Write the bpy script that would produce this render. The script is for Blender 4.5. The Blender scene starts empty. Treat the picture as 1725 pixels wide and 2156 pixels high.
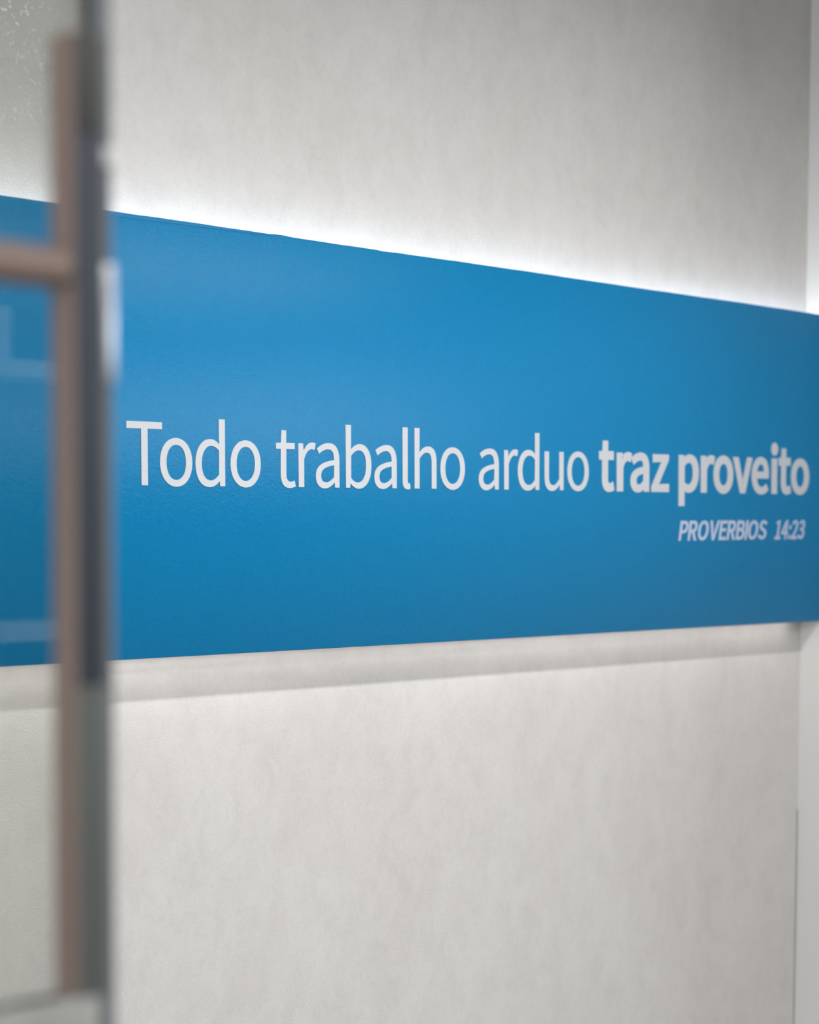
import bpy, bmesh, math, random
from mathutils import Vector, Matrix

# ------------------------------------------------------------------ camera, world, lights, exposure
SC = bpy.context.scene
COL = SC.collection
W_PX, H_PX = 1725.0, 2156.0
F_PX, YAW, PITCH, ROLL, CY = 4520.5, math.radians(48.1286), math.radians(3.99448), math.radians(0.26768), 1424.43
CAM = Vector((0.0, -2.3, 1.55))
fw = Vector((math.sin(YAW)*math.cos(PITCH), math.cos(YAW)*math.cos(PITCH), -math.sin(PITCH)))
rt = fw.cross(Vector((0, 0, 1))).normalized()
up = rt.cross(fw)
rt2 = math.cos(ROLL)*rt + math.sin(ROLL)*up
up2 = -math.sin(ROLL)*rt + math.cos(ROLL)*up
cd = bpy.data.cameras.new('camera')
cam = bpy.data.objects.new('camera', cd)
COL.objects.link(cam)
cam.matrix_world = Matrix(((rt2.x, up2.x, -fw.x, CAM.x), (rt2.y, up2.y, -fw.y, CAM.y), (rt2.z, up2.z, -fw.z, CAM.z), (0, 0, 0, 1)))
cd.sensor_fit = 'VERTICAL'
cd.sensor_height = 36.0
cd.sensor_width = 36.0*W_PX/H_PX
cd.lens = F_PX/H_PX*36.0
cd.shift_x = 0.0
cd.shift_y = (CY - H_PX/2)/H_PX      # the frame is the upper crop of the lens circle
cd.clip_start = 0.05
cd.dof.use_dof = True
cd.dof.focus_distance = 3.2
cd.dof.aperture_fstop = 3.6
SC.camera = cam

world = bpy.data.worlds.new('daylight')
SC.world = world
world.use_nodes = True
bg = world.node_tree.nodes['Background']
bg.inputs[0].default_value = (0.86, 0.92, 1.0, 1)
bg.inputs[1].default_value = 1.6

SC.view_settings.view_transform = 'Standard'
SC.view_settings.look = 'None'
SC.view_settings.gamma = 1.0
SC.view_settings.use_curve_mapping = False
SC.view_settings.exposure = 0.0

def light(name, kind, loc, energy, color=(1, 1, 1), rot=(0, 0, 0), **kw):
    l = bpy.data.lights.new(name, kind)
    l.energy = energy
    l.color = color
    for k, v in kw.items():
        setattr(l, k, v)
    o = bpy.data.objects.new(name, l)
    o.location = loc
    o.rotation_euler = rot
    COL.objects.link(o)
    return o

CEIL = 2.68
# unseen ceiling panels further back, added to fill the room with ambient light
PANELS = [(0.4, -2.6), (2.2, -2.6), (5.4, -2.6)]
for px, py in PANELS:
    light('ceiling_panel_lamp', 'AREA', (px, py, CEIL-0.03), 11.2, (1.0, 0.985, 0.965), shape='RECTANGLE', size=1.15, size_y=0.55)
# one long linear ceiling lamp parallel to the wall: it throws the sign's shadow
LX0, LX1, LY = 1.5, 3.55, -0.91
light('linear_lamp', 'AREA', ((LX0+LX1)/2, LY, CEIL-0.03), 11.9, (1.0, 0.965, 0.935), shape='RECTANGLE', size=LX1-LX0, size_y=0.08, spread=math.radians(115))
light('linear_lamp_flood', 'AREA', ((LX0+LX1)/2, LY, CEIL-0.031), 14.2, (1.0, 0.965, 0.935), shape='RECTANGLE', size=LX1-LX0, size_y=0.08, spread=math.radians(165))
# added fill at an unseen high window; makes the sheen on the sign
light('window_daylight', 'AREA', (6.6, -4.5, 1.95), 100, (0.90, 0.95, 1.0), rot=(math.radians(90), 0, 0), shape='RECTANGLE', size=4.0, size_y=1.3)
# added fill at an unseen left window; lights the handle side and wall
light('window_daylight', 'AREA', (-2.95, -2.9, 1.7), 66, (0.97, 0.98, 1.0), rot=(math.radians(90), 0, math.radians(-90)), shape='RECTANGLE', size=2.6, size_y=1.5)
# LED line behind the upper and lower edge of the sign board
SX0, SX1 = 0.4, 3.823
light('led_line_lamp', 'AREA', ((SX0+SX1)/2, 0.022, 1.925), 4.0, (1.0, 0.99, 0.97), rot=(math.radians(180), 0, 0), shape='RECTANGLE', size=SX1-SX0, size_y=0.01)
light('led_line_lamp', 'AREA', ((SX0+3.77)/2, 0.022, 1.366), 0.23*(3.77-SX0), (1.0, 0.91, 0.84), shape='RECTANGLE', size=3.77-SX0, size_y=0.01)
SEG = [(0.4, 1.2), (1.22, 2.36), (2.50, 2.86), (2.98, 3.18), (3.30, 3.54), (3.62, 3.765)]
for a, b in SEG:
    light('led_line_lamp', 'AREA', ((a+b)/2, 0.022, 1.366), 0.26*(b-a), (1.0, 0.90, 0.83), shape='RECTANGLE', size=b-a, size_y=0.01)

# ------------------------------------------------------------------ materials
def mat(name, base=(0.5, 0.5, 0.5), rough=0.5, metal=0.0, spec=0.5):
    m = bpy.data.materials.new(name)
    m.use_nodes = True
    b = m.node_tree.nodes['Principled BSDF']
    b.inputs['Base Color'].default_value = (*base, 1)
    b.inputs['Roughness'].default_value = rough
    b.inputs['Metallic'].default_value = metal
    b.inputs['Specular IOR Level'].default_value = spec
    return m, m.node_tree, b

def N(nt, t, **inp):
    n = nt.nodes.new(t)
    for k, v in inp.items():
        if hasattr(n, k):
            setattr(n, k, v)
        else:
            n.inputs[k].default_value = v
    return n

def noise(nt, vec, scale, detail=4.0, rough=0.55, dist=0.0):
    n = nt.nodes.new('ShaderNodeTexNoise')
    n.inputs['Scale'].default_value = scale
    n.inputs['Detail'].default_value = detail
    n.inputs['Roughness'].default_value = rough
    n.inputs['Distortion'].default_value = dist
    nt.links.new(vec, n.inputs['Vector'])
    return n

def mapping(nt, scale=(1, 1, 1), rot=(0, 0, 0)):
    tc = nt.nodes.new('ShaderNodeTexCoord')
    mp = nt.nodes.new('ShaderNodeMapping')
    mp.inputs['Scale'].default_value = scale
    mp.inputs['Rotation'].default_value = rot
    nt.links.new(tc.outputs['Object'], mp.inputs['Vector'])
    return mp.outputs['Vector']

def ramp(nt, fac, stops):
    r = nt.nodes.new('ShaderNodeValToRGB')
    cr = r.color_ramp
    while len(cr.elements) < len(stops):
        cr.elements.new(0.5)
    for e, (p, c) in zip(cr.elements, stops):
        e.position = p
        e.color = (*c, 1)
    nt.links.new(fac, r.inputs[0])
    return r.outputs['Color']

def mix(nt, a, b, fac, mode='MIX'):
    n = nt.nodes.new('ShaderNodeMix')
    n.data_type = 'RGBA'
    n.blend_type = mode
    if isinstance(fac, float):
        n.inputs[0].default_value = fac
    else:
        nt.links.new(fac, n.inputs[0])
    for s, v in ((6, a), (7, b)):
        if isinstance(v, tuple):
            n.inputs[s].default_value = (*v, 1)
        else:
            nt.links.new(v, n.inputs[s])
    return n.outputs[2]

def bump(nt, b, height, strength, distance):
    n = nt.nodes.new('ShaderNodeBump')
    n.inputs['Strength'].default_value = strength
    n.inputs['Distance'].default_value = distance
    nt.links.new(height, n.inputs['Height'])
    nt.links.new(n.outputs['Normal'], b.inputs['Normal'])

def plaster_material():
    """washed concrete-look plaster: cloudy, a little vertical, with faint flecks"""
    m, nt, b = mat('washed_plaster', rough=0.85, spec=0.2)
    v1 = mapping(nt, (1, 1, 0.6))
    clouds = noise(nt, v1, 4.5, 5, 0.6, 0.3)
    v2 = mapping(nt, (1, 1, 0.72))
    streak = noise(nt, v2, 19, 8, 0.72, 0.4)
    v3 = mapping(nt, rot=(0.55, 0.7, 0.4))
    fine = noise(nt, v3, 90, 7, 0.75)
    base = ramp(nt, clouds.outputs['Fac'], [(0.3, (0.650, 0.636, 0.620)), (0.7, (0.685, 0.674, 0.662))])
    st = ramp(nt, streak.outputs['Fac'], [(0.36, (0.935, 0.932, 0.928)), (0.60, (1.0, 1.0, 1.0))])
    c = mix(nt, base, st, 1.0, 'MULTIPLY')
    fi = ramp(nt, fine.outputs['Fac'], [(0.28, (0.955, 0.95, 0.945)), (0.52, (1.0, 1.0, 1.0))])
    c = mix(nt, c, fi, 1.0, 'MULTIPLY')
    # outdoor reflection painted in the upper left: green-grey tone with pale leaf specks
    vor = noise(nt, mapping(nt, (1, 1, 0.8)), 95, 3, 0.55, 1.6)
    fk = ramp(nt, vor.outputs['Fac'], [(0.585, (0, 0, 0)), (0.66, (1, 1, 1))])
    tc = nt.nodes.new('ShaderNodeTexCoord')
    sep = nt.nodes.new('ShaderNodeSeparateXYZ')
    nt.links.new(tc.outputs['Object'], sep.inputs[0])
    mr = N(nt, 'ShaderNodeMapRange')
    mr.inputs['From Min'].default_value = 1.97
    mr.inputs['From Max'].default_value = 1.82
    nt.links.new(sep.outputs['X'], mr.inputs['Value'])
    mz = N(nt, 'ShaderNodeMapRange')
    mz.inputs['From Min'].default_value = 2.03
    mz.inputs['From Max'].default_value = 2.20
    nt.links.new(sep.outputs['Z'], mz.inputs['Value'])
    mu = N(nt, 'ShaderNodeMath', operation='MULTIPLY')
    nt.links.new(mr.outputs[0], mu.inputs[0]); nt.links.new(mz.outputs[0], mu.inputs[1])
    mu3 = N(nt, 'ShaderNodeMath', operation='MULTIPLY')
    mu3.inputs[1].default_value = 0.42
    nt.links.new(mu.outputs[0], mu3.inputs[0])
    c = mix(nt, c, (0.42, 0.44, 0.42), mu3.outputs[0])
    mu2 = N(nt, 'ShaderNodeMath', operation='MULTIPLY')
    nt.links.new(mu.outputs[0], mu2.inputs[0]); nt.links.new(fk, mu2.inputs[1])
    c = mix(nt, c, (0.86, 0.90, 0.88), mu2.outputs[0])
    # a few pale trowel flecks all over
    fl2 = noise(nt, mapping(nt, (1.3, 1.3, 0.9), (0.3, 0.2, 0.5)), 60, 4, 0.6, 2.2)
    f2 = ramp(nt, fl2.outputs['Fac'], [(0.64, (0, 0, 0)), (0.74, (0.30, 0.30, 0.30))])
    c = mix(nt, c, (0.80, 0.79, 0.77), f2)
    nt.links.new(c, b.inputs['Base Color'])
    grit = noise(nt, v3, 420, 3, 0.6)
    bump(nt, b, grit.outputs['Fac'], 0.45, 0.0015)
    return m

def paint_material(name, a, c2, rough=0.7):
    m, nt, b = mat(name, rough=rough, spec=0.3)
    n = noise(nt, mapping(nt), 3.0, 3)
    nt.links.new(ramp(nt, n.outputs['Fac'], [(0.3, a), (0.7, c2)]), b.inputs['Base Color'])
    return m

def vinyl_material():
    """satin blue vinyl skin over board with faint orange peel"""
    m, nt, b = mat('blue_vinyl', rough=0.27, spec=0.15)
    v = mapping(nt, rot=(0.6, 0.5, 0.35))
    n = noise(nt, v, 90, 3, 0.6)
    nt.links.new(ramp(nt, n.outputs['Fac'], [(0.35, (0.0, 0.206, 0.462)), (0.65, (0.0, 0.218, 0.482))]), b.inputs['Base Color'])
    big = noise(nt, v, 28, 4, 0.6)
    fine = noise(nt, mapping(nt, (1, 1, 1.3), (0.4, 0.8, 0.3)), 170, 4, 0.65, 0.5)
    add = N(nt, 'ShaderNodeMath', operation='MULTIPLY_ADD')
    add.inputs[1].default_value = 0.5
    nt.links.new(big.outputs['Fac'], add.inputs[0]); nt.links.new(fine.outputs['Fac'], add.inputs[2])
    bump(nt, b, add.outputs[0], 0.45, 0.0010)
    return m

def metal_material(name, a, c2, rough, metal, stretch=(40, 40, 1)):
    m, nt, b = mat(name, rough=rough, metal=metal)
    n = noise(nt, mapping(nt, stretch), 6, 3)
    nt.links.new(ramp(nt, n.outputs['Fac'], [(0.3, a), (0.7, c2)]), b.inputs['Base Color'])
    return m

def glass_material():
    """clear tempered glass with a faint green-grey body tint"""
    m = bpy.data.materials.new('tempered_glass')
    m.use_nodes = True
    nt = m.node_tree
    nt.nodes.remove(nt.nodes['Principled BSDF'])
    out = nt.nodes['Material Output']
    tr = N(nt, 'ShaderNodeBsdfTransparent')
    tr.inputs['Color'].default_value = (0.930, 0.938, 0.918, 1)
    gl = N(nt, 'ShaderNodeBsdfGlossy')
    gl.inputs['Roughness'].default_value = 0.015
    fr = N(nt, 'ShaderNodeFresnel')
    fr.inputs['IOR'].default_value = 1.5
    sm = nt.nodes.new('ShaderNodeMixShader')
    nt.links.new(fr.outputs[0], sm.inputs[0]); nt.links.new(tr.outputs[0], sm.inputs[1]); nt.links.new(gl.outputs[0], sm.inputs[2])
    nt.links.new(sm.outputs[0], out.inputs['Surface'])
    return m

def emit_material(name, col, st):
    m, nt, b = mat(name, col, 0.5)
    b.inputs['Emission Color'].default_value = (*col, 1)
    b.inputs['Emission Strength'].default_value = st
    return m

M = dict(
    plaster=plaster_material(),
    smooth=paint_material('smooth_grey_paint', (0.66, 0.67, 0.675), (0.69, 0.70, 0.705)),
    white=paint_material('white_paint', (0.72, 0.71, 0.69), (0.76, 0.75, 0.73)),
    charcoal=paint_material('charcoal_paint', (0.055, 0.057, 0.06), (0.065, 0.067, 0.07)),
    ceil=paint_material('ceiling_paint', (0.60, 0.59, 0.57), (0.64, 0.63, 0.61)),
    floor=paint_material('floor_screed', (0.30, 0.29, 0.27), (0.38, 0.37, 0.35), 0.5),
    vinyl=vinyl_material(),
    letter=mat('white_vinyl', (0.60, 0.63, 0.665), 0.45)[0],
    small=mat('pale_blue_vinyl', (0.50, 0.58, 0.74), 0.45)[0],
    mdf=paint_material('board_edge', (0.30, 0.26, 0.22), (0.36, 0.31, 0.27)),
    handle=metal_material('bronze_brushed_metal', (0.255, 0.185, 0.158), (0.295, 0.218, 0.188), 0.45, 0.2),
    steel=metal_material('brushed_steel', (0.50, 0.51, 0.55), (0.58, 0.59, 0.63), 0.35, 0.8),  # paints the long highlight of the glass edge
    rail=metal_material('grey_aluminium', (0.40, 0.395, 0.37), (0.43, 0.425, 0.40), 0.5, 0.3, (1, 40, 40)),
    glass=glass_material(),
    liner=paint_material('slate_rubber', (0.045, 0.055, 0.072), (0.052, 0.063, 0.082), 0.5),  # these three colours paint reflections on the handle's dark side
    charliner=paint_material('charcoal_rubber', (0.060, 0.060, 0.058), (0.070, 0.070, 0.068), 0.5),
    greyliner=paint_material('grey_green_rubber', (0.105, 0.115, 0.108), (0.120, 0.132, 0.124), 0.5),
    seal=paint_material('grey_rubber_seal', (0.19, 0.21, 0.225), (0.215, 0.235, 0.25)),
    clip=mat('white_plastic', (0.80, 0.81, 0.82), 0.4)[0],
    gap=mat('dark_joint', (0.22, 0.22, 0.20), 0.9)[0],
    led=emit_material('led_diffuser', (1.0, 0.98, 0.94), 6.0),
    lampface=emit_material('lamp_diffuser', (1.0, 0.97, 0.93), 3.0),
)

# ------------------------------------------------------------------ builders
def link(name, me, m, parent=None):
    o = bpy.data.objects.new(name, me)
    COL.objects.link(o)
    if m:
        me.materials.append(m)
    if parent:
        o.parent = parent
        o.matrix_parent_inverse = Matrix.Identity(4)
    return o

def empty(name, loc):
    o = bpy.data.objects.new(name, None)
    o.location = loc
    o.empty_display_size = 0.1
    COL.objects.link(o)
    return o

def bm_box(bm, x0, x1, y0, y1, z0, z1):
    r = bmesh.ops.create_cube(bm, size=1.0)
    for v in r['verts']:
        v.co = Vector((x0 + (v.co.x+.5)*(x1-x0), y0 + (v.co.y+.5)*(y1-y0), z0 + (v.co.z+.5)*(z1-z0)))
    return r['verts']

def box(name, m, x0, x1, y0, y1, z0, z1, parent=None, bevel=0.0, seg=2):
    """box in world metres; under a parent the mesh is kept relative to that parent's origin"""
    bm = bmesh.new()
    bm_box(bm, x0, x1, y0, y1, z0, z1)
    if bevel:
        bmesh.ops.bevel(bm, geom=list(bm.edges), offset=bevel, segments=seg, affect='EDGES', profile=0.5)
    return finish(name, bm, m, parent, smooth=bevel > 0)

def finish(name, bm, m, parent=None, smooth=False):
    bm.normal_update()
    off = Vector((0, 0, 0))
    p = parent
    while p:
        off += p.location
        p = p.parent
    if off.length:
        bmesh.ops.translate(bm, verts=bm.verts, vec=-off)
    me = bpy.data.meshes.new(name)
    bm.to_mesh(me)
    bm.free()
    if smooth:
        for f in me.polygons:
            f.use_smooth = True
        try:
            me.set_sharp_from_angle(angle=math.radians(50))
        except Exception:
            pass
    return link(name, me, m, parent)

def cyl(name, m, p0, p1, r, parent=None, seg=32, bevel=0.0):
    p0, p1 = Vector(p0), Vector(p1)
    d = p1-p0
    bm = bmesh.new()
    bmesh.ops.create_cone(bm, cap_ends=True, segments=seg, radius1=r, radius2=r, depth=d.length)
    if bevel:
        caps = [e for e in bm.edges if all(abs(abs(v.co.z)-d.length/2) < 1e-6 for v in e.verts)]
        bmesh.ops.bevel(bm, geom=caps, offset=bevel, segments=2, affect='EDGES', profile=0.5)
    bmesh.ops.transform(bm, matrix=Matrix.Translation((p0+p1)/2) @ d.to_track_quat('Z', 'Y').to_matrix().to_4x4(), verts=bm.verts)
    return finish(name, bm, m, parent, smooth=True)

def struct(o, label=None):
    o['kind'] = 'structure'
    if label:
        o['label'] = label
    return o

def tag(o, label, cat=None, group=None):
    o['label'] = label
    if cat:
        o['category'] = cat
    if group:
        o['group'] = group
    return o

# ------------------------------------------------------------------ room
T = 0.0467                       # the wall stands this far behind the sign's face
XR = 3.8232                      # face of the projecting side wall
struct(box('floor', M['floor'], -3.0, 9.0, -4.6, 0.25, -0.1, 0.0), 'grey screed floor')
struct(box('ceiling', M['ceil'], -3.0, 9.0, -4.6, 0.25, CEIL, CEIL+0.1), 'pale painted ceiling')
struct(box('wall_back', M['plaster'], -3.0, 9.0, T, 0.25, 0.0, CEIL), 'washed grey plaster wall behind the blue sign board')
struct(box('wall_right', M['smooth'], XR, XR+0.15, -1.18, T, 0.0, CEIL), 'smooth cool grey wall at the right end of the sign')
bm = bmesh.new()
for b in ((-4.6, -4.2, 0, CEIL), (-1.6, 0.25, 0, CEIL), (-4.2, -1.6, 0, 0.95), (-4.2, -1.6, 2.45, CEIL)):
    bm_box(bm, -3.12, -3.0, b[0], b[1], b[2], b[3])
struct(finish('wall_left', bm, M['white']))
win = struct(empty('window_2', (-3.06, -2.9, 0.95)))  # unseen window, added to carry the left fill light
bm = bmesh.new()
for b in ((-4.2, -1.6, 0.95, 1.01), (-4.2, -1.6, 2.39, 2.45), (-4.2, -4.14, 1.01, 2.39), (-1.66, -1.6, 1.01, 2.39), (-2.93, -2.87, 1.01, 2.39)):
    bm_box(bm, -3.09, -3.03, b[0], b[1], b[2], b[3])
finish('window_frame', bm, M['white'], win)
struct(box('wall_far_right', M['white'], 9.0, 9.1, -4.6, 0.25, 0.0, CEIL))
# wall behind the camera, with the opening for the added window
bm = bmesh.new()
for b in ((-3.0, 4.6, 0, CEIL), (8.6, 9.0, 0, CEIL), (4.6, 8.6, 0, 1.3), (4.6, 8.6, 2.6, CEIL)):
    bm_box(bm, b[0], b[1], -4.75, -4.6, b[2], b[3])
struct(finish('wall_front', bm, M['charcoal']))
win = struct(empty('window_1', (6.6, -4.66, 1.3)))  # unseen window, added for the sheen on the sign board
bm = bmesh.new()
for b in ((4.6, 8.6, 1.3, 1.36), (4.6, 8.6, 2.54, 2.6), (4.6, 4.66, 1.36, 2.54), (8.54, 8.6, 1.36, 2.54), (5.9, 5.95, 1.36, 2.54), (7.25, 7.3, 1.36, 2.54)):
    bm_box(bm, b[0], b[1], -4.69, -4.63, b[2], b[3])
finish('window_frame', bm, M['white'], win)
# thin open joint where the plaster wall meets the side wall
struct(box('trim_1', M['gap'], XR-0.0024, XR-0.0002, T-0.0010, T+0.0005, 0.0, 0.97), 'thin dark open joint in the corner')
# skirtings, below the frame
struct(box('baseboard_back', M['white'], -3.0, XR-0.004, T-0.012, T, 0.0, 0.08))
struct(box('baseboard_right', M['white'], XR-0.012, XR, -1.18, T-0.012, 0.0, 0.08))

# ------------------------------------------------------------------ ceiling fittings (overhead, out of frame)
for i, (px, py) in enumerate(PANELS):  # bodies of the added fill panels
    r = tag(empty('ceiling_light', (px, py, CEIL)), 'flat rectangular ceiling light panel %s' % ('left of the camera', 'above the middle of the room', 'by the window')[i], 'light', 'ceiling light panels')
    bm = bmesh.new()
    for b in ((-.62, .62, -.32, -.29), (-.62, .62, .29, .32), (-.62, -.59, -.29, .29), (.59, .62, -.29, .29)):
        bm_box(bm, px+b[0], px+b[1], py+b[2], py+b[3], CEIL-0.025, CEIL)
    finish('frame', bm, M['white'], r)  # frame of the added fill panel
    box('diffuser', M['lampface'], px-.59, px+.59, py-.29, py+.29, CEIL-0.02, CEIL-0.005, r)  # diffuser of the added fill panel
r = tag(empty('linear_light', ((LX0+LX1)/2, LY, CEIL)), 'long slim linear ceiling lamp running parallel to the sign wall', 'light')
bm = bmesh.new()
for b in ((LX0-.02, LX1+.02, LY-.055, LY-.043), (LX0-.02, LX1+.02, LY+.043, LY+.055), (LX0-.02, LX0-.005, LY-.043, LY+.043), (LX1+.005, LX1+.02, LY-.043, LY+.043)):
    bm_box(bm, b[0], b[1], b[2], b[3], CEIL-0.028, CEIL)
finish('frame', bm, M['white'], r)
box('diffuser', M['lampface'], LX0-.004, LX1+.004, LY-.042, LY+.042, CEIL-0.02, CEIL-0.005, r)

# ------------------------------------------------------------------ white shelving behind the camera, mirrored faintly in the glass
sh = tag(empty('shelf_unit', (3.15, -4.6, 1.22)), 'white wall-mounted open shelf unit, mirrored faintly in the glass door', 'shelf')
for z0, z1 in ((1.275, 1.32), (1.895, 1.935)):
    box('shelf_board', M['white'], 2.82, 3.50, -4.598, -4.40, z0, z1, sh, 0.002)
for x in (2.80, 3.50):
    box('side_panel', M['white'], x, x+0.02, -4.598, -4.40, 1.22, 2.08, sh, 0.002)
vase = cyl('candle', M['clip'], (3.135, -4.45, 1.9355), (3.135, -4.45, 2.06), 0.019, None, 24, 0.003)
tag(vase, 'slim white candle standing on the upper shelf board', 'candle')
GLYPH_TEXT = {
 'T': [[[886,764,886,0,994,0],[1103,0,1211,0,1211,764],[1211,1529,1211,2293,1471,2293],[1730,2293,1989,2293,1989,2384],[1989,2475,1989,2567,1362,2567],[735,2567,109,2567,109,2475],[109,2384,109,2293,368,2293],[627,2293,886,2293,886,1529]]],
 'o': [[[595,-46,1061,-46,1527,-46],[1940,319,1940,949,1940,1583],[1527,1950,1061,1950,595,1950],[182,1583,182,949,182,319]],[[1390,221,1061,221,732,221],[511,511,511,949,511,1387],[732,1681,1061,1681,1390,1681],[1614,1387,1614,949,1614,511]]],
 'd': [[[494,-46,970,-46,1197,-46],[1401,77,1548,224,1551,224],[1555,224,1558,224,1567,149],[1577,75,1586,0,1674,0],[1761,0,1849,0,1849,929],[1849,1858,1849,2787,1741,2787],[1634,2787,1527,2787,1527,2543],[1527,2299,1527,2055,1532,1947],[1538,1838,1544,1730,1376,1866],[1232,1950,1008,1950,574,1950],[186,1565,186,949,186,315]],[[1215,224,1040,224,707,224],[515,494,515,952,515,1387],[760,1681,1064,1681,1222,1681],[1369,1625,1527,1481,1527,1148],[1527,816,1527,483,1369,308]]],
 't': [[[515,-46,917,-46,1036,-46],[1162,-11,1271,25,1250,105],[1229,186,1208,266,1145,238],[1061,214,991,214,770,214],[697,347,697,578,697,933],[697,1287,697,1642,870,1642],[1042,1642,1215,1642,1215,1729],[1215,1815,1215,1901,1042,1901],[870,1901,697,1901,697,2080],[697,2258,697,2437,608,2437],[519,2437,431,2437,419,2258],[407,2080,396,1901,295,1895],[195,1890,95,1884,95,1803],[95,1723,95,1642,189,1642],[284,1642,378,1642,378,1291],[378,940,378,588,378,207]]],
 'r': [[[322,634,322,0,430,0],[537,0,644,0,644,407],[644,815,644,1222,770,1544],[963,1663,1120,1663,1201,1663],[1243,1653,1306,1632,1326,1724],[1346,1816,1366,1908,1306,1940],[1246,1950,1162,1950,952,1950],[756,1796,623,1555,621,1555],[619,1555,616,1555,606,1670],[595,1786,585,1901,497,1901],[410,1901,322,1901,322,1268]]],
 'a': [[[441,-46,760,-46,994,-46],[1208,77,1390,228,1394,228],[1397,228,1401,228,1410,152],[1419,76,1429,0,1516,0],[1604,0,1691,0,1691,390],[1691,780,1691,1169,1691,1642],[1499,1950,1033,1950,725,1950],[459,1814,287,1702,328,1628],[369,1555,410,1481,560,1583],[760,1684,980,1684,1292,1684],[1373,1450,1373,1204,564,1113],[207,907,207,494,207,151]],[[1033,214,851,214,662,214],[515,298,515,515,515,760],[732,917,1373,991,1373,815],[1373,638,1373,462,1187,298]]],
 'b': [[[984,-46,1159,-46,1593,-46],[1985,329,1985,980,1985,1569],[1719,1950,1229,1950,1015,1950],[805,1831,630,1684,635,1797],[640,1911,644,2024,644,2278],[644,2533,644,2787,537,2787],[430,2787,322,2787,322,1858],[322,929,322,0,407,0],[493,0,578,0,587,65],[596,131,606,196,610,196],[615,196,620,196,784,46]],[[1422,224,1106,224,980,224],[809,273,644,420,644,754],[644,1088,644,1422,823,1590],[991,1681,1148,1681,1513,1681],[1653,1401,1653,977,1653,508]]],
 'l': [[[420,-46,658,-46,746,-46],[798,-32,844,-18,829,64],[813,146,798,228,763,221],[749,221,732,221,683,221],[644,259,644,357,644,1167],[644,1977,644,2787,537,2787],[430,2787,322,2787,322,1984],[322,1181,322,378,322,109]]],
 'u': [[[476,-46,879,-46,1138,-46],[1327,91,1506,298,1509,298],[1513,298,1516,298,1524,198],[1532,99,1541,0,1629,0],[1718,0,1807,0,1807,634],[1807,1268,1807,1901,1701,1901],[1594,1901,1488,1901,1488,1452],[1488,1003,1488,553,1306,329],[1169,231,973,231,721,231],[616,382,616,735,616,1124],[616,1513,616,1901,509,1901],[401,1901,294,1901,294,1500],[294,1098,294,697,294,210]]],
 'z': [[[123,57,123,0,602,0],[1082,0,1562,0,1562,86],[1562,173,1562,259,1216,259],[871,259,525,259,860,749],[1195,1239,1530,1730,1530,1787],[1530,1844,1530,1901,1097,1901],[664,1901,231,1901,231,1815],[231,1729,231,1642,529,1642],[826,1642,1124,1642,790,1152],[456,662,123,172,123,114]]],
 'p': [[[322,99,322,-802,430,-802],[537,-802,644,-802,644,-587],[644,-372,644,-158,641,-47],[637,64,634,175,805,32],[987,-46,1159,-46,1593,-46],[1985,329,1985,980,1985,1569],[1719,1950,1229,1950,1008,1950],[795,1824,623,1681,621,1681],[619,1681,616,1681,606,1754],[595,1828,585,1901,497,1901],[410,1901,322,1901,322,1000]],[[1422,224,1106,224,980,224],[812,273,644,420,644,754],[644,1088,644,1422,826,1590],[991,1681,1148,1681,1513,1681],[1653,1401,1653,977,1653,508]]],
 'v': [[[503,634,732,0,857,0],[982,0,1106,0,1331,634],[1555,1268,1779,1901,1674,1901],[1569,1901,1464,1901,1343,1541],[1223,1180,1103,819,1047,634],[984,441,928,259,922,259],[916,259,910,259,854,441],[795,634,735,819,616,1180],[497,1541,378,1901,267,1901],[156,1901,46,1901,274,1268]]],
 'e': [[[585,-46,1092,-46,1348,-46],[1551,39,1716,147,1678,218],[1641,289,1604,361,1460,266],[1313,210,1127,210,767,210],[518,469,497,875,924,875],[1352,875,1779,875,1786,924],[1793,987,1793,1057,1793,1600],[1520,1950,1033,1950,599,1950],[182,1569,182,949,182,322]],[[833,1103,494,1103,532,1481],[770,1695,1040,1695,1338,1695],[1513,1488,1513,1103,1173,1103]]],
 'i': [[[322,634,322,0,430,0],[537,0,644,0,644,634],[644,1268,644,1901,537,1901],[430,1901,322,1901,322,1268]],[[357,2293,483,2293,609,2293],[697,2377,697,2507,697,2630],[609,2714,483,2714,357,2714],[273,2630,273,2507,273,2377]]],
 'h': [[[322,929,322,0,430,0],[537,0,644,0,644,460],[644,920,644,1380,833,1572],[966,1670,1162,1670,1415,1670],[1523,1520,1523,1162,1523,775],[1523,387,1523,0,1629,0],[1736,0,1842,0,1842,401],[1842,803,1842,1204,1842,1688],[1660,1950,1261,1950,1001,1950],[805,1807,630,1632,635,1762],[640,1893,644,2024,644,2278],[644,2533,644,2787,537,2787],[430,2787,322,2787,322,1858]]],
}
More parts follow.
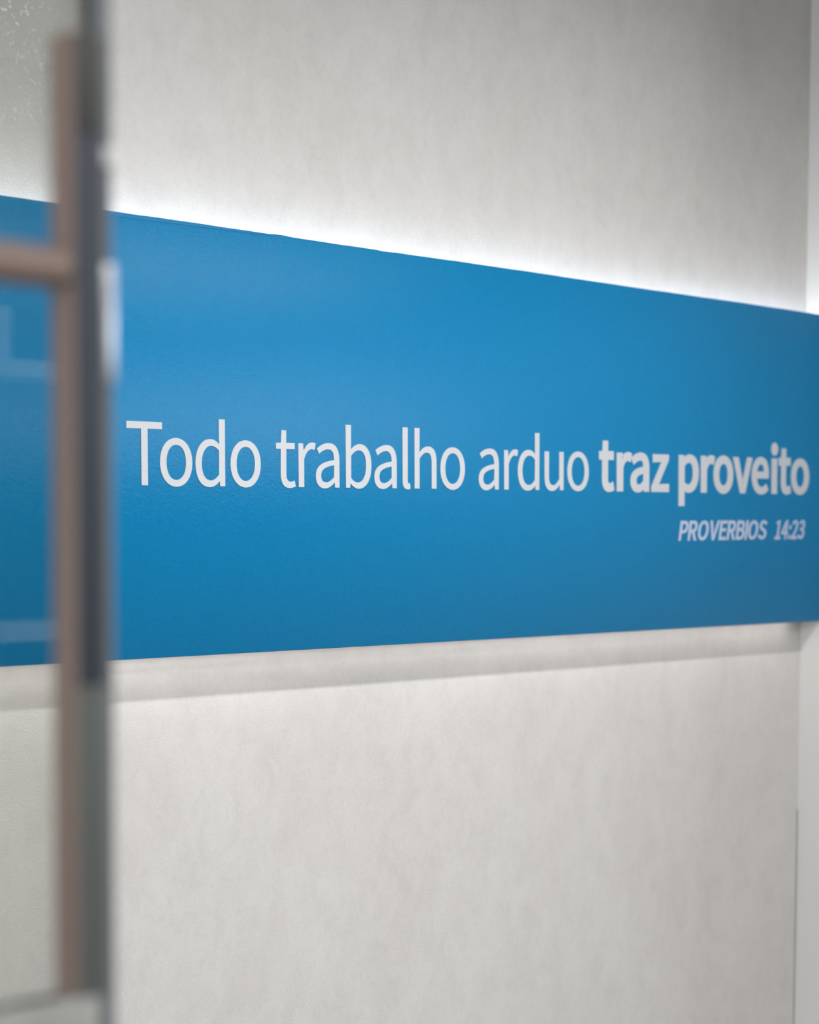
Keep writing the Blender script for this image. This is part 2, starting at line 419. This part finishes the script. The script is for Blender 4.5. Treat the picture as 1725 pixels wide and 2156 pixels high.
GLYPH_CAPS = {
 'P': [[[354,856,354,0,461,0],[568,0,676,0,676,341],[676,682,676,1022,817,1022],[958,1022,1099,1022,1663,1022],[2045,1271,2045,1814,2045,2374],[1660,2567,1085,2567,842,2567],[598,2567,354,2567,354,1711]],[[803,1285,676,1285,676,1625],[676,1964,676,2304,798,2304],[921,2304,1043,2304,1495,2304],[1723,2188,1723,1814,1723,1446],[1509,1285,1057,1285,930,1285]]],
 'R': [[[819,1348,676,1348,676,1667],[676,1985,676,2304,819,2304],[963,2304,1106,2304,1509,2304],[1730,2185,1730,1849,1730,1513],[1509,1348,1106,1348,963,1348]],[[1553,363,1761,0,1883,0],[2004,0,2125,0,1908,375],[1691,749,1474,1124,1821,1208],[2052,1446,2052,1849,2052,2381],[1677,2567,1155,2567,888,2567],[621,2567,354,2567,354,1711],[354,856,354,0,461,0],[568,0,676,0,676,363],[676,726,676,1089,830,1089],[984,1089,1138,1089,1346,726]]],
 'O': [[[655,-46,1299,-46,1943,-46],[2395,469,2395,1292,2395,2115],[1943,2612,1299,2612,655,2612],[203,2115,203,1292,203,469]],[[1761,238,1299,238,837,238],[536,651,536,1292,536,1933],[837,2328,1299,2328,1761,2328],[2062,1933,2062,1292,2062,651]]],
 'V': [[[550,856,823,0,948,0],[1073,0,1197,0,1469,856],[1741,1711,2013,2567,1904,2567],[1794,2567,1684,2567,1546,2103],[1409,1640,1271,1176,1183,875],[1120,630,1022,329,1018,329],[1013,329,1008,329,914,630],[847,875,760,1176,621,1640],[482,2103,343,2567,230,2567],[117,2567,4,2567,277,1711]]],
 'E': [[[354,856,354,0,859,0],[1364,0,1870,0,1870,92],[1870,184,1870,277,1472,277],[1074,277,676,277,676,588],[676,900,676,1211,1000,1211],[1325,1211,1649,1211,1649,1304],[1649,1396,1649,1488,1325,1488],[1000,1488,676,1488,676,1757],[676,2025,676,2293,1061,2293],[1446,2293,1831,2293,1831,2384],[1831,2475,1831,2567,1339,2567],[846,2567,354,2567,354,1711]]],
 'B': [[[354,856,354,0,626,0],[898,0,1169,0,1744,0],[2143,249,2143,753,2143,1103],[1926,1306,1621,1366,1621,1371],[1621,1377,1621,1383,1863,1460],[1996,1684,1996,1940,1996,2391],[1632,2567,1113,2567,860,2567],[607,2567,354,2567,354,1711]],[[803,1478,676,1478,676,1755],[676,2033,676,2311,808,2311],[940,2311,1071,2311,1474,2311],[1677,2199,1677,1898,1677,1635],[1499,1478,1057,1478,930,1478]],[[825,259,676,259,676,581],[676,903,676,1225,825,1225],[975,1225,1124,1225,1576,1225],[1824,1082,1824,763,1824,417],[1565,259,1124,259,975,259]]],
 'S': [[[700,-46,1064,-46,1600,-46],[1936,277,1936,683,1936,1064],[1705,1239,1408,1369,1286,1422],[1165,1474,1043,1527,844,1611],[616,1705,616,1957,616,2185],[805,2328,1096,2328,1334,2328],[1523,2237,1681,2090,1737,2159],[1793,2228,1849,2297,1670,2482],[1401,2612,1096,2612,630,2612],[287,2328,287,1933,287,1558],[571,1376,809,1275,931,1221],[1054,1167,1176,1113,1422,1005],[1607,921,1607,655,1607,406],[1408,238,1068,238,802,238],[543,364,361,557,296,482],[232,407,168,333,389,102]]],
 '1': [[[308,89,308,0,777,0],[1246,0,1716,0,1716,89],[1716,177,1716,266,1544,266],[1373,266,1201,266,1201,1033],[1201,1800,1201,2567,1119,2567],[1038,2567,956,2567,816,2486],[651,2426,424,2384,424,2317],[424,2249,424,2181,577,2181],[729,2181,882,2181,882,1543],[882,905,882,266,691,266],[500,266,308,266,308,177]]],
 '4': [[[1190,236,1190,0,1291,0],[1391,0,1492,0,1492,236],[1492,472,1492,707,1606,707],[1720,707,1835,707,1835,792],[1835,878,1835,963,1720,963],[1606,963,1492,963,1492,1497],[1492,2032,1492,2567,1374,2567],[1256,2567,1138,2567,782,2017],[426,1467,70,917,70,847],[70,777,70,707,444,707],[817,707,1190,707,1190,472]],[[1190,1225,1190,963,928,963],[665,963,403,963,598,1255],[792,1546,987,1838,1061,1964],[1131,2094,1194,2216,1199,2216],[1203,2216,1208,2216,1201,2087],[1190,1877,1190,1751,1190,1488]]],
 ':': [[[357,1366,487,1366,613,1366],[718,1464,718,1611,718,1754],[613,1856,487,1856,357,1856],[256,1754,256,1611,256,1464]],[[357,-46,487,-46,613,-46],[718,53,718,196,718,343],[613,441,487,441,357,441],[256,343,256,196,256,53]]],
 '2': [[[154,63,154,0,692,0],[1230,0,1768,0,1768,92],[1768,184,1768,277,1531,277],[1294,277,1057,277,928,277],[770,263,637,252,1239,823],[1646,1345,1646,1859,1646,2314],[1355,2612,896,2612,571,2612],[347,2465,140,2237,202,2177],[264,2116,326,2055,469,2227],[648,2353,858,2353,1176,2353],[1331,2139,1331,1845,1331,1404],[959,893,154,189,154,126]]],
 '3': [[[522,-46,921,-46,1380,-46],[1747,228,1747,686,1747,1040],[1506,1264,1204,1338,1204,1343],[1204,1349,1204,1355,1478,1450],[1660,1660,1660,1971,1660,2377],[1345,2612,910,2612,616,2612],[389,2482,196,2307,253,2240],[310,2172,368,2104,515,2251],[693,2353,900,2353,1169,2353],[1334,2192,1334,1947,1334,1670],[1155,1457,623,1457,623,1375],[623,1293,623,1211,1218,1211],[1422,1008,1422,697,1422,403],[1208,221,900,221,609,221],[417,361,266,515,211,446],[156,377,102,308,270,123]]],
}
ADVANCE = {'T': 0.2097, 'o': 0.2122, 'd': 0.2171, 't': 0.132, 'r': 0.1359, 'a': 0.1971, 'b': 0.2164, 'l': 0.0995, 'u': 0.2125, 'z': 0.1663, 'p': 0.2171, 'v': 0.1824, 'e': 0.194, 'i': 0.0963, 'h': 0.2125}

# ------------------------------------------------------------------ the blue sign board
ZB, ZT = 1.36194, 1.98065
sign = tag(empty('wall_sign', (2.1, 0.0, ZB)), 'long blue wall sign board with white lettering, standing proud of the grey plaster wall', 'sign')
# the board: a shallow slab whose top vinyl edge is a little wavy
rng = random.Random(4)
bm = bmesh.new()
NX = 220
xs = [SX0 + (XR-0.0005-SX0)*i/NX for i in range(NX+1)]
def wob(x):
    return (0.0003*math.sin(x*9.1+1.0) + 0.00012*math.sin(x*31.0) + 0.00010*math.sin(x*77.0+2.0)
            + (0.0007 if 2.255 < x < 2.285 else 0.0) - (0.0008 if 2.50 < x < 2.53 else 0.0))
prof = []
for x in xs:
    zt = ZT + wob(x)
    ring = [(0.0, ZB+0.0012), (0.0, zt-0.0015), (0.0012, zt), (0.0108, zt), (0.012, zt-0.0015), (0.012, ZB+0.0012), (0.0108, ZB), (0.0012, ZB)]
    prof.append([bm.verts.new((x, y, z)) for y, z in ring])
for a, b in zip(prof, prof[1:]):
    for k in range(8):
        bm.faces.new((a[k], a[(k+1) % 8], b[(k+1) % 8], b[k]))
bm.faces.new(prof[0]); bm.faces.new(list(reversed(prof[-1])))
bmesh.ops.recalc_face_normals(bm, faces=bm.faces)
finish('board', bm, M['vinyl'], sign, smooth=True)
# overlapped sliver of vinyl along the upper edge, tapering away to the right
bm = bmesh.new()
pts_t, pts_b = [], []
for i in range(40):
    x = 1.90 + 0.36*i/39
    h = 0.0052*(1-i/39)**0.8 + 0.0003
    z = ZT - 0.0016
    pts_t.append(x); pts_b.append((z, z-h))
va = [[bm.verts.new((x, y, zz)) for (y, zz) in ((0.0002, zt), (-0.0005, zt), (-0.0005, zb), (0.0002, zb))] for x, (zt, zb) in zip(pts_t, pts_b)]
for a, b in zip(va, va[1:]):
    for k in range(4):
        bm.faces.new((a[k], a[(k+1) % 4], b[(k+1) % 4], b[k]))
bmesh.ops.recalc_face_normals(bm, faces=bm.faces)
finish('vinyl_overlap', bm, M['vinyl'], sign)['label'] = 'thin overlapped strip of blue vinyl along the top edge'
# battens that carry the board, and the LED strips on them
box('batten', M['mdf'], SX0+0.02, XR-0.02, 0.012, T, 1.845, 1.911, sign)
box('batten', M['mdf'], SX0+0.02, XR-0.02, 0.012, T, 1.395, 1.44, sign)
box('led_strip', M['white'], SX0+0.02, XR-0.02, 0.016, 0.028, 1.911, 1.922, sign)
box('led_strip', M['white'], SX0+0.02, XR-0.02, 0.016, 0.028, 1.377, 1.395, sign)

# ------------------------------------------------------------------ lettering
TX0, TZ0, TEPS, TS, TRACK = 1.96968, 1.60606, 0.00843, 0.34548, -0.01684

def sample(spl, n=8):
    """spline of integer bezier points -> closed polyline in text units"""
    pts = [[v/10000.0 for v in p] for p in spl]
    out = []
    m = len(pts)
    for i in range(m):
        a, b = pts[i], pts[(i+1) % m]
        p0, h0, h1, p1 = (a[2], a[3]), (a[4], a[5]), (b[0], b[1]), (b[2], b[3])
        cr = abs((h0[0]-p0[0])*(p1[1]-p0[1])-(h0[1]-p0[1])*(p1[0]-p0[0])) + abs((h1[0]-p0[0])*(p1[1]-p0[1])-(h1[1]-p0[1])*(p1[0]-p0[0]))
        steps = 1 if cr < 1e-6 else n
        for k in range(steps):
            t = k/steps
            u = 1-t
            out.append((u**3*p0[0]+3*u*u*t*h0[0]+3*u*t*t*h1[0]+t**3*p1[0], u**3*p0[1]+3*u*u*t*h0[1]+3*u*t*t*h1[1]+t**3*p1[1]))
    # drop doubled points
    res = []
    for p in out:
        if not res or (abs(p[0]-res[-1][0])+abs(p[1]-res[-1][1])) > 4e-4:
            res.append(p)
    if abs(res[0][0]-res[-1][0])+abs(res[0][1]-res[-1][1]) < 4e-4:
        res.pop()
    return res

def area(poly):
    return 0.5*sum(a[0]*b[1]-b[0]*a[1] for a, b in zip(poly, poly[1:]+poly[:1]))

def inside(p, poly):
    c = False
    for a, b in zip(poly, poly[1:]+poly[:1]):
        if (a[1] > p[1]) != (b[1] > p[1]) and p[0] < (b[0]-a[0])*(p[1]-a[1])/(b[1]-a[1])+a[0]:
            c = not c
    return c

def grow(polys, ex, ey):
    """push every outline outwards (holes inwards) by ex, ey: a bolder cut of the same letter"""
    res = []
    for i, poly in enumerate(polys):
        hole = any(j != i and abs(area(q)) > abs(area(poly)) and inside(poly[0], q) for j, q in enumerate(polys))
        s = 1 if area(poly) > 0 else -1
        if hole:
            s = -s
        out = []
        n = len(poly)
        for k in range(n):
            a, p, b = poly[k-1], poly[k], poly[(k+1) % n]
            d1 = (p[0]-a[0], p[1]-a[1]); d2 = (b[0]-p[0], b[1]-p[1])
            l1 = math.hypot(*d1) or 1; l2 = math.hypot(*d2) or 1
            n1 = (d1[1]/l1, -d1[0]/l1); n2 = (d2[1]/l2, -d2[0]/l2)
            mx, my = n1[0]+n2[0], n1[1]+n2[1]
            ml = mx*mx+my*my
            k2 = min(2.0/ml, 1.6) if ml > 1e-6 else 1.0
            out.append((p[0]+s*mx*k2*ex, p[1]+s*my*k2*ey))
        # drop the little loops the push makes where an edge has turned back on itself
        src = list(poly)
        for _ in range(12):
            bad = None
            m = len(out)
            for k in range(m):
                o0, o1, s0, s1 = out[k], out[(k+1) % m], src[k], src[(k+1) % m]
                if (o1[0]-o0[0])*(s1[0]-s0[0]) + (o1[1]-o0[1])*(s1[1]-s0[1]) < 0 and m > 4:
                    bad = k
                    break
            if bad is None:
                break
            k, k1, kp, kn = bad, (bad+1) % m, bad-1, (bad+2) % m
            # meet the two neighbouring edges, or take the middle if they are parallel
            ax, ay = out[k][0]-out[kp][0], out[k][1]-out[kp][1]
            bx, by = out[kn][0]-out[k1][0], out[kn][1]-out[k1][1]
            den = ax*by-ay*bx
            mid = ((out[k][0]+out[k1][0])/2, (out[k][1]+out[k1][1])/2)
            if abs(den) > 1e-9:
                t = ((out[k1][0]-out[kp][0])*by-(out[k1][1]-out[kp][1])*bx)/den
                q = (out[kp][0]+ax*t, out[kp][1]+ay*t)
                if math.hypot(q[0]-mid[0], q[1]-mid[1]) < 0.02:
                    mid = q
            smid = ((src[k][0]+src[k1][0])/2, (src[k][1]+src[k1][1])/2)
            out[k] = mid
            src[k] = smid
            del out[k1]
            del src[k1]
        res.append(out)
    return res

def text_point(u, v):
    c, s = math.cos(TEPS), math.sin(TEPS)
    return (TX0 + TS*(u*c - v*s), TZ0 + TS*(u*s + v*c))

def letter_mesh(polys, name, m, label=None):
    cu = bpy.data.curves.new(name, 'CURVE')
    cu.dimensions = '2D'
    cu.fill_mode = 'BOTH'
    cu.extrude = 0.0004
    for poly in polys:
        sp = cu.splines.new('POLY')
        sp.points.add(len(poly)-1)
        for q, (u, v) in zip(sp.points, poly):
            X, Z = text_point(u, v)
            q.co = (X, Z, 0, 1)
        sp.use_cyclic_u = True
    tmp = bpy.data.objects.new('tmp', cu)
    me0 = tmp.to_mesh()
    bm = bmesh.new()
    bm.from_mesh(me0)
    tmp.to_mesh_clear()
    bpy.data.objects.remove(tmp)
    bpy.data.curves.remove(cu)
    for v in bm.verts:
        v.co = Vector((v.co.x, -0.0004 - v.co.z, v.co.y))
    bmesh.ops.reverse_faces(bm, faces=bm.faces)
    o = finish('letter', bm, m, sign)
    return o

def glyph(font, ch):
    return [sample(s) for s in font[ch]]

def shift(polys, dx, dy=0.0):
    return [[(x+dx, y+dy) for x, y in p] for p in polys]

# thin-weight words
for word, start in (('T', 0.0), ('odo', 0.17087), ('trabalho', 0.84528), ('arduo', 2.19601)):
    u = start
    for ch in word:
        pl = grow(glyph(GLYPH_TEXT, ch), 0.0012, 0.0006)
        letter_mesh(shift(pl, u), 'letter', M['letter'])
        u += ADVANCE[ch] + TRACK

def fit(polys, u0, u1, v0=None, v1=None):
    xs_ = [p[0] for q in polys for p in q]; ys_ = [p[1] for q in polys for p in q]
    a, b = min(xs_), max(xs_); c, d = min(ys_), max(ys_)
    if v0 is None:
        v0, v1 = c, d
    return [[(u0+(x-a)/(b-a)*(u1-u0), v0+(y-c)/(d-c)*(v1-v0)) for x, y in q] for q in polys]

# heavy words: each letter cut bolder and set at its measured place
BOLD = [('t', 3.1718, 3.3064), ('r', 3.3253, 3.4585), ('a', 3.4459, 3.6138), ('z', 3.6339, 3.795),
        ('p', 3.8842, 4.0747), ('r', 4.0938, 4.2299), ('o', 4.2169, 4.4119), ('v', 4.4076, 4.6058), ('e', 4.5986, 4.7753),
        ('i', 4.7951, 4.8711), ('t', 4.8776, 5.0118), ('o', 5.0108, 5.2081)]
VR = {'t': (-0.0075, 0.2560), 'r': (-0.003, 0.202), 'a': (-0.0075, 0.202), 'z': (-0.003, 0.1965), 'p': (-0.0765, 0.202),
      'o': (-0.0085, 0.203), 'v': (-0.004, 0.197), 'e': (-0.0085, 0.203), 'i': (-0.004, 0.287)}
for k, (ch, a, b) in enumerate(BOLD):
    drop = -0.004*max(0.0, (a-3.2)/2.0)
    if ch == 'i':
        c = (a+b)/2
        stem = [(c-.029, -.004), (c+.029, -.004), (c+.029, .197), (c-.029, .197)]
        dot = [(c+.001+.036*math.cos(t*math.pi/16), .2495+.0365*math.sin(t*math.pi/16)) for t in range(32)]
        pl = [stem, dot]
    else:
        pl = grow(glyph(GLYPH_TEXT, ch), 0.0118, 0.0105 if ch not in 'ae' else 0.0085)
        pl = fit(pl, a, b, *VR[ch])
    letter_mesh(shift(pl, 0, drop), 'letter', M['letter'])

# reference line, slanted capitals
def caps(word, u0, u1, v0, v1, slant):
    adv = 0.0
    lay = []
    for ch in word:
        if ch == 'I':
            pl = [[(0.0, 0.0), (0.052, 0.0), (0.052, 0.2567), (0.0, 0.2567)]]
        else:
            pl = grow(glyph(GLYPH_CAPS, ch), 0.0095, 0.008)
        x0 = min(p[0] for q in pl for p in q)
        x1 = max(p[0] for q in pl for p in q)
        y0 = min(p[1] for q in pl for p in q); y1 = max(p[1] for q in pl for p in q)
        hh = 0.2567 if ch != ':' else 0.19
        pl = [[(x-x0+adv, (y-y0)/(y1-y0)*hh) for x, y in q] for q in pl]
        adv += x1-x0 + 0.019
        lay.append(pl)
    adv -= 0.019
    k = slant
    wid = (u1-u0) - k*(v1-v0)
    for pl in lay:
        q2 = [[(u0+x/adv*wid + k*y/0.2567*(v1-v0), v0+y/0.2567*(v1-v0)) for x, y in q] for q in pl]
        letter_mesh(q2, 'letter', M['small'])
caps('PROVERBIOS', 3.886, 4.772, -0.265, -0.157, 0.22)
caps('14:23', 4.842, 5.178, -0.267, -0.157, 0.22)

# ------------------------------------------------------------------ glass door in the foreground
GX, GY = 0.8172, -1.335           # free edge of the leaf, front face
door = struct(empty('door_1', (GX-0.9, GY+0.005, 0.0)), 'clear glass door leaf with bronze bar handle, out of focus in the foreground')
box('glass_pane', M['glass'], GX-0.90, GX-0.012, GY, GY+0.010, 0.012, 2.30, door)
s = box('edge_seal', M['seal'], GX-0.012, GX, GY-0.001, GY+0.011, 0.012, 2.30, door, 0.0012)
tag(s, 'dark grey rubber seal along the free edge of the glass')
s = box('edge_clip', M['clip'], GX-0.0135, GX+0.0004, GY-0.004, GY+0.012, 1.7555, 1.7655, door, 0.001)  # white glint of the glass edge, built as a solid piece
tag(s, 'small white clip on the glass edge')
s = box('strike_plate', M['steel'], GX-0.0125, GX+0.0004, GY-0.003, GY+0.012, 1.632, 1.700, door, 0.001)  # highlight of the glass edge, built as a pale metal strip
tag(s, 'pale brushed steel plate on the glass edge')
s = box('bottom_rail', M['rail'], GX-0.90, GX-0.0135, GY-0.004, GY+0.014, 1.16, 1.278, door, 0.003)
tag(s, 'grey horizontal rail across the glass door')

HX, HY = 0.753, -1.381
h = box('door_handle', M['handle'], HX-0.010, HX+0.010, HY-0.010, HY+0.010, 1.2905, 1.8125, door, 0.0022, 3)
tag(h, 'vertical bronze-brown square bar handle on the glass door')
l = box('handle_liner', M['liner'], HX-0.0095, HX+0.0105, HY-0.0125, HY-0.0095, 1.463, 1.7595, door, 0.0012)  # strips paint the dark side of the handle and what it mirrors
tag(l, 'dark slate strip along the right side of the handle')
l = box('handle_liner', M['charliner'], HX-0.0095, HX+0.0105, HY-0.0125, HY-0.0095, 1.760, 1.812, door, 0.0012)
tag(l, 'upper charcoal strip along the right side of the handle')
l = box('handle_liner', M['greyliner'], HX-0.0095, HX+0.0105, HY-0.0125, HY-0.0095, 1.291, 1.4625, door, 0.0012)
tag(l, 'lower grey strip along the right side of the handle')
a = cyl('handle_arm', M['handle'], (HX-0.80, HY, 1.6875), (HX-0.009, HY, 1.6875), 0.0112, door, 32)
tag(a, 'horizontal round bronze-brown bar running left from the handle')
for x in (HX-0.25, HX-0.75):
    cyl('standoff', M['handle'], (x, HY+0.008, 1.6875), (x, GY, 1.6875), 0.009, door, 24)
    cyl('mounting_disc', M['handle'], (x, GY-0.005, 1.6875), (x, GY, 1.6875), 0.022, door, 32, 0.001)
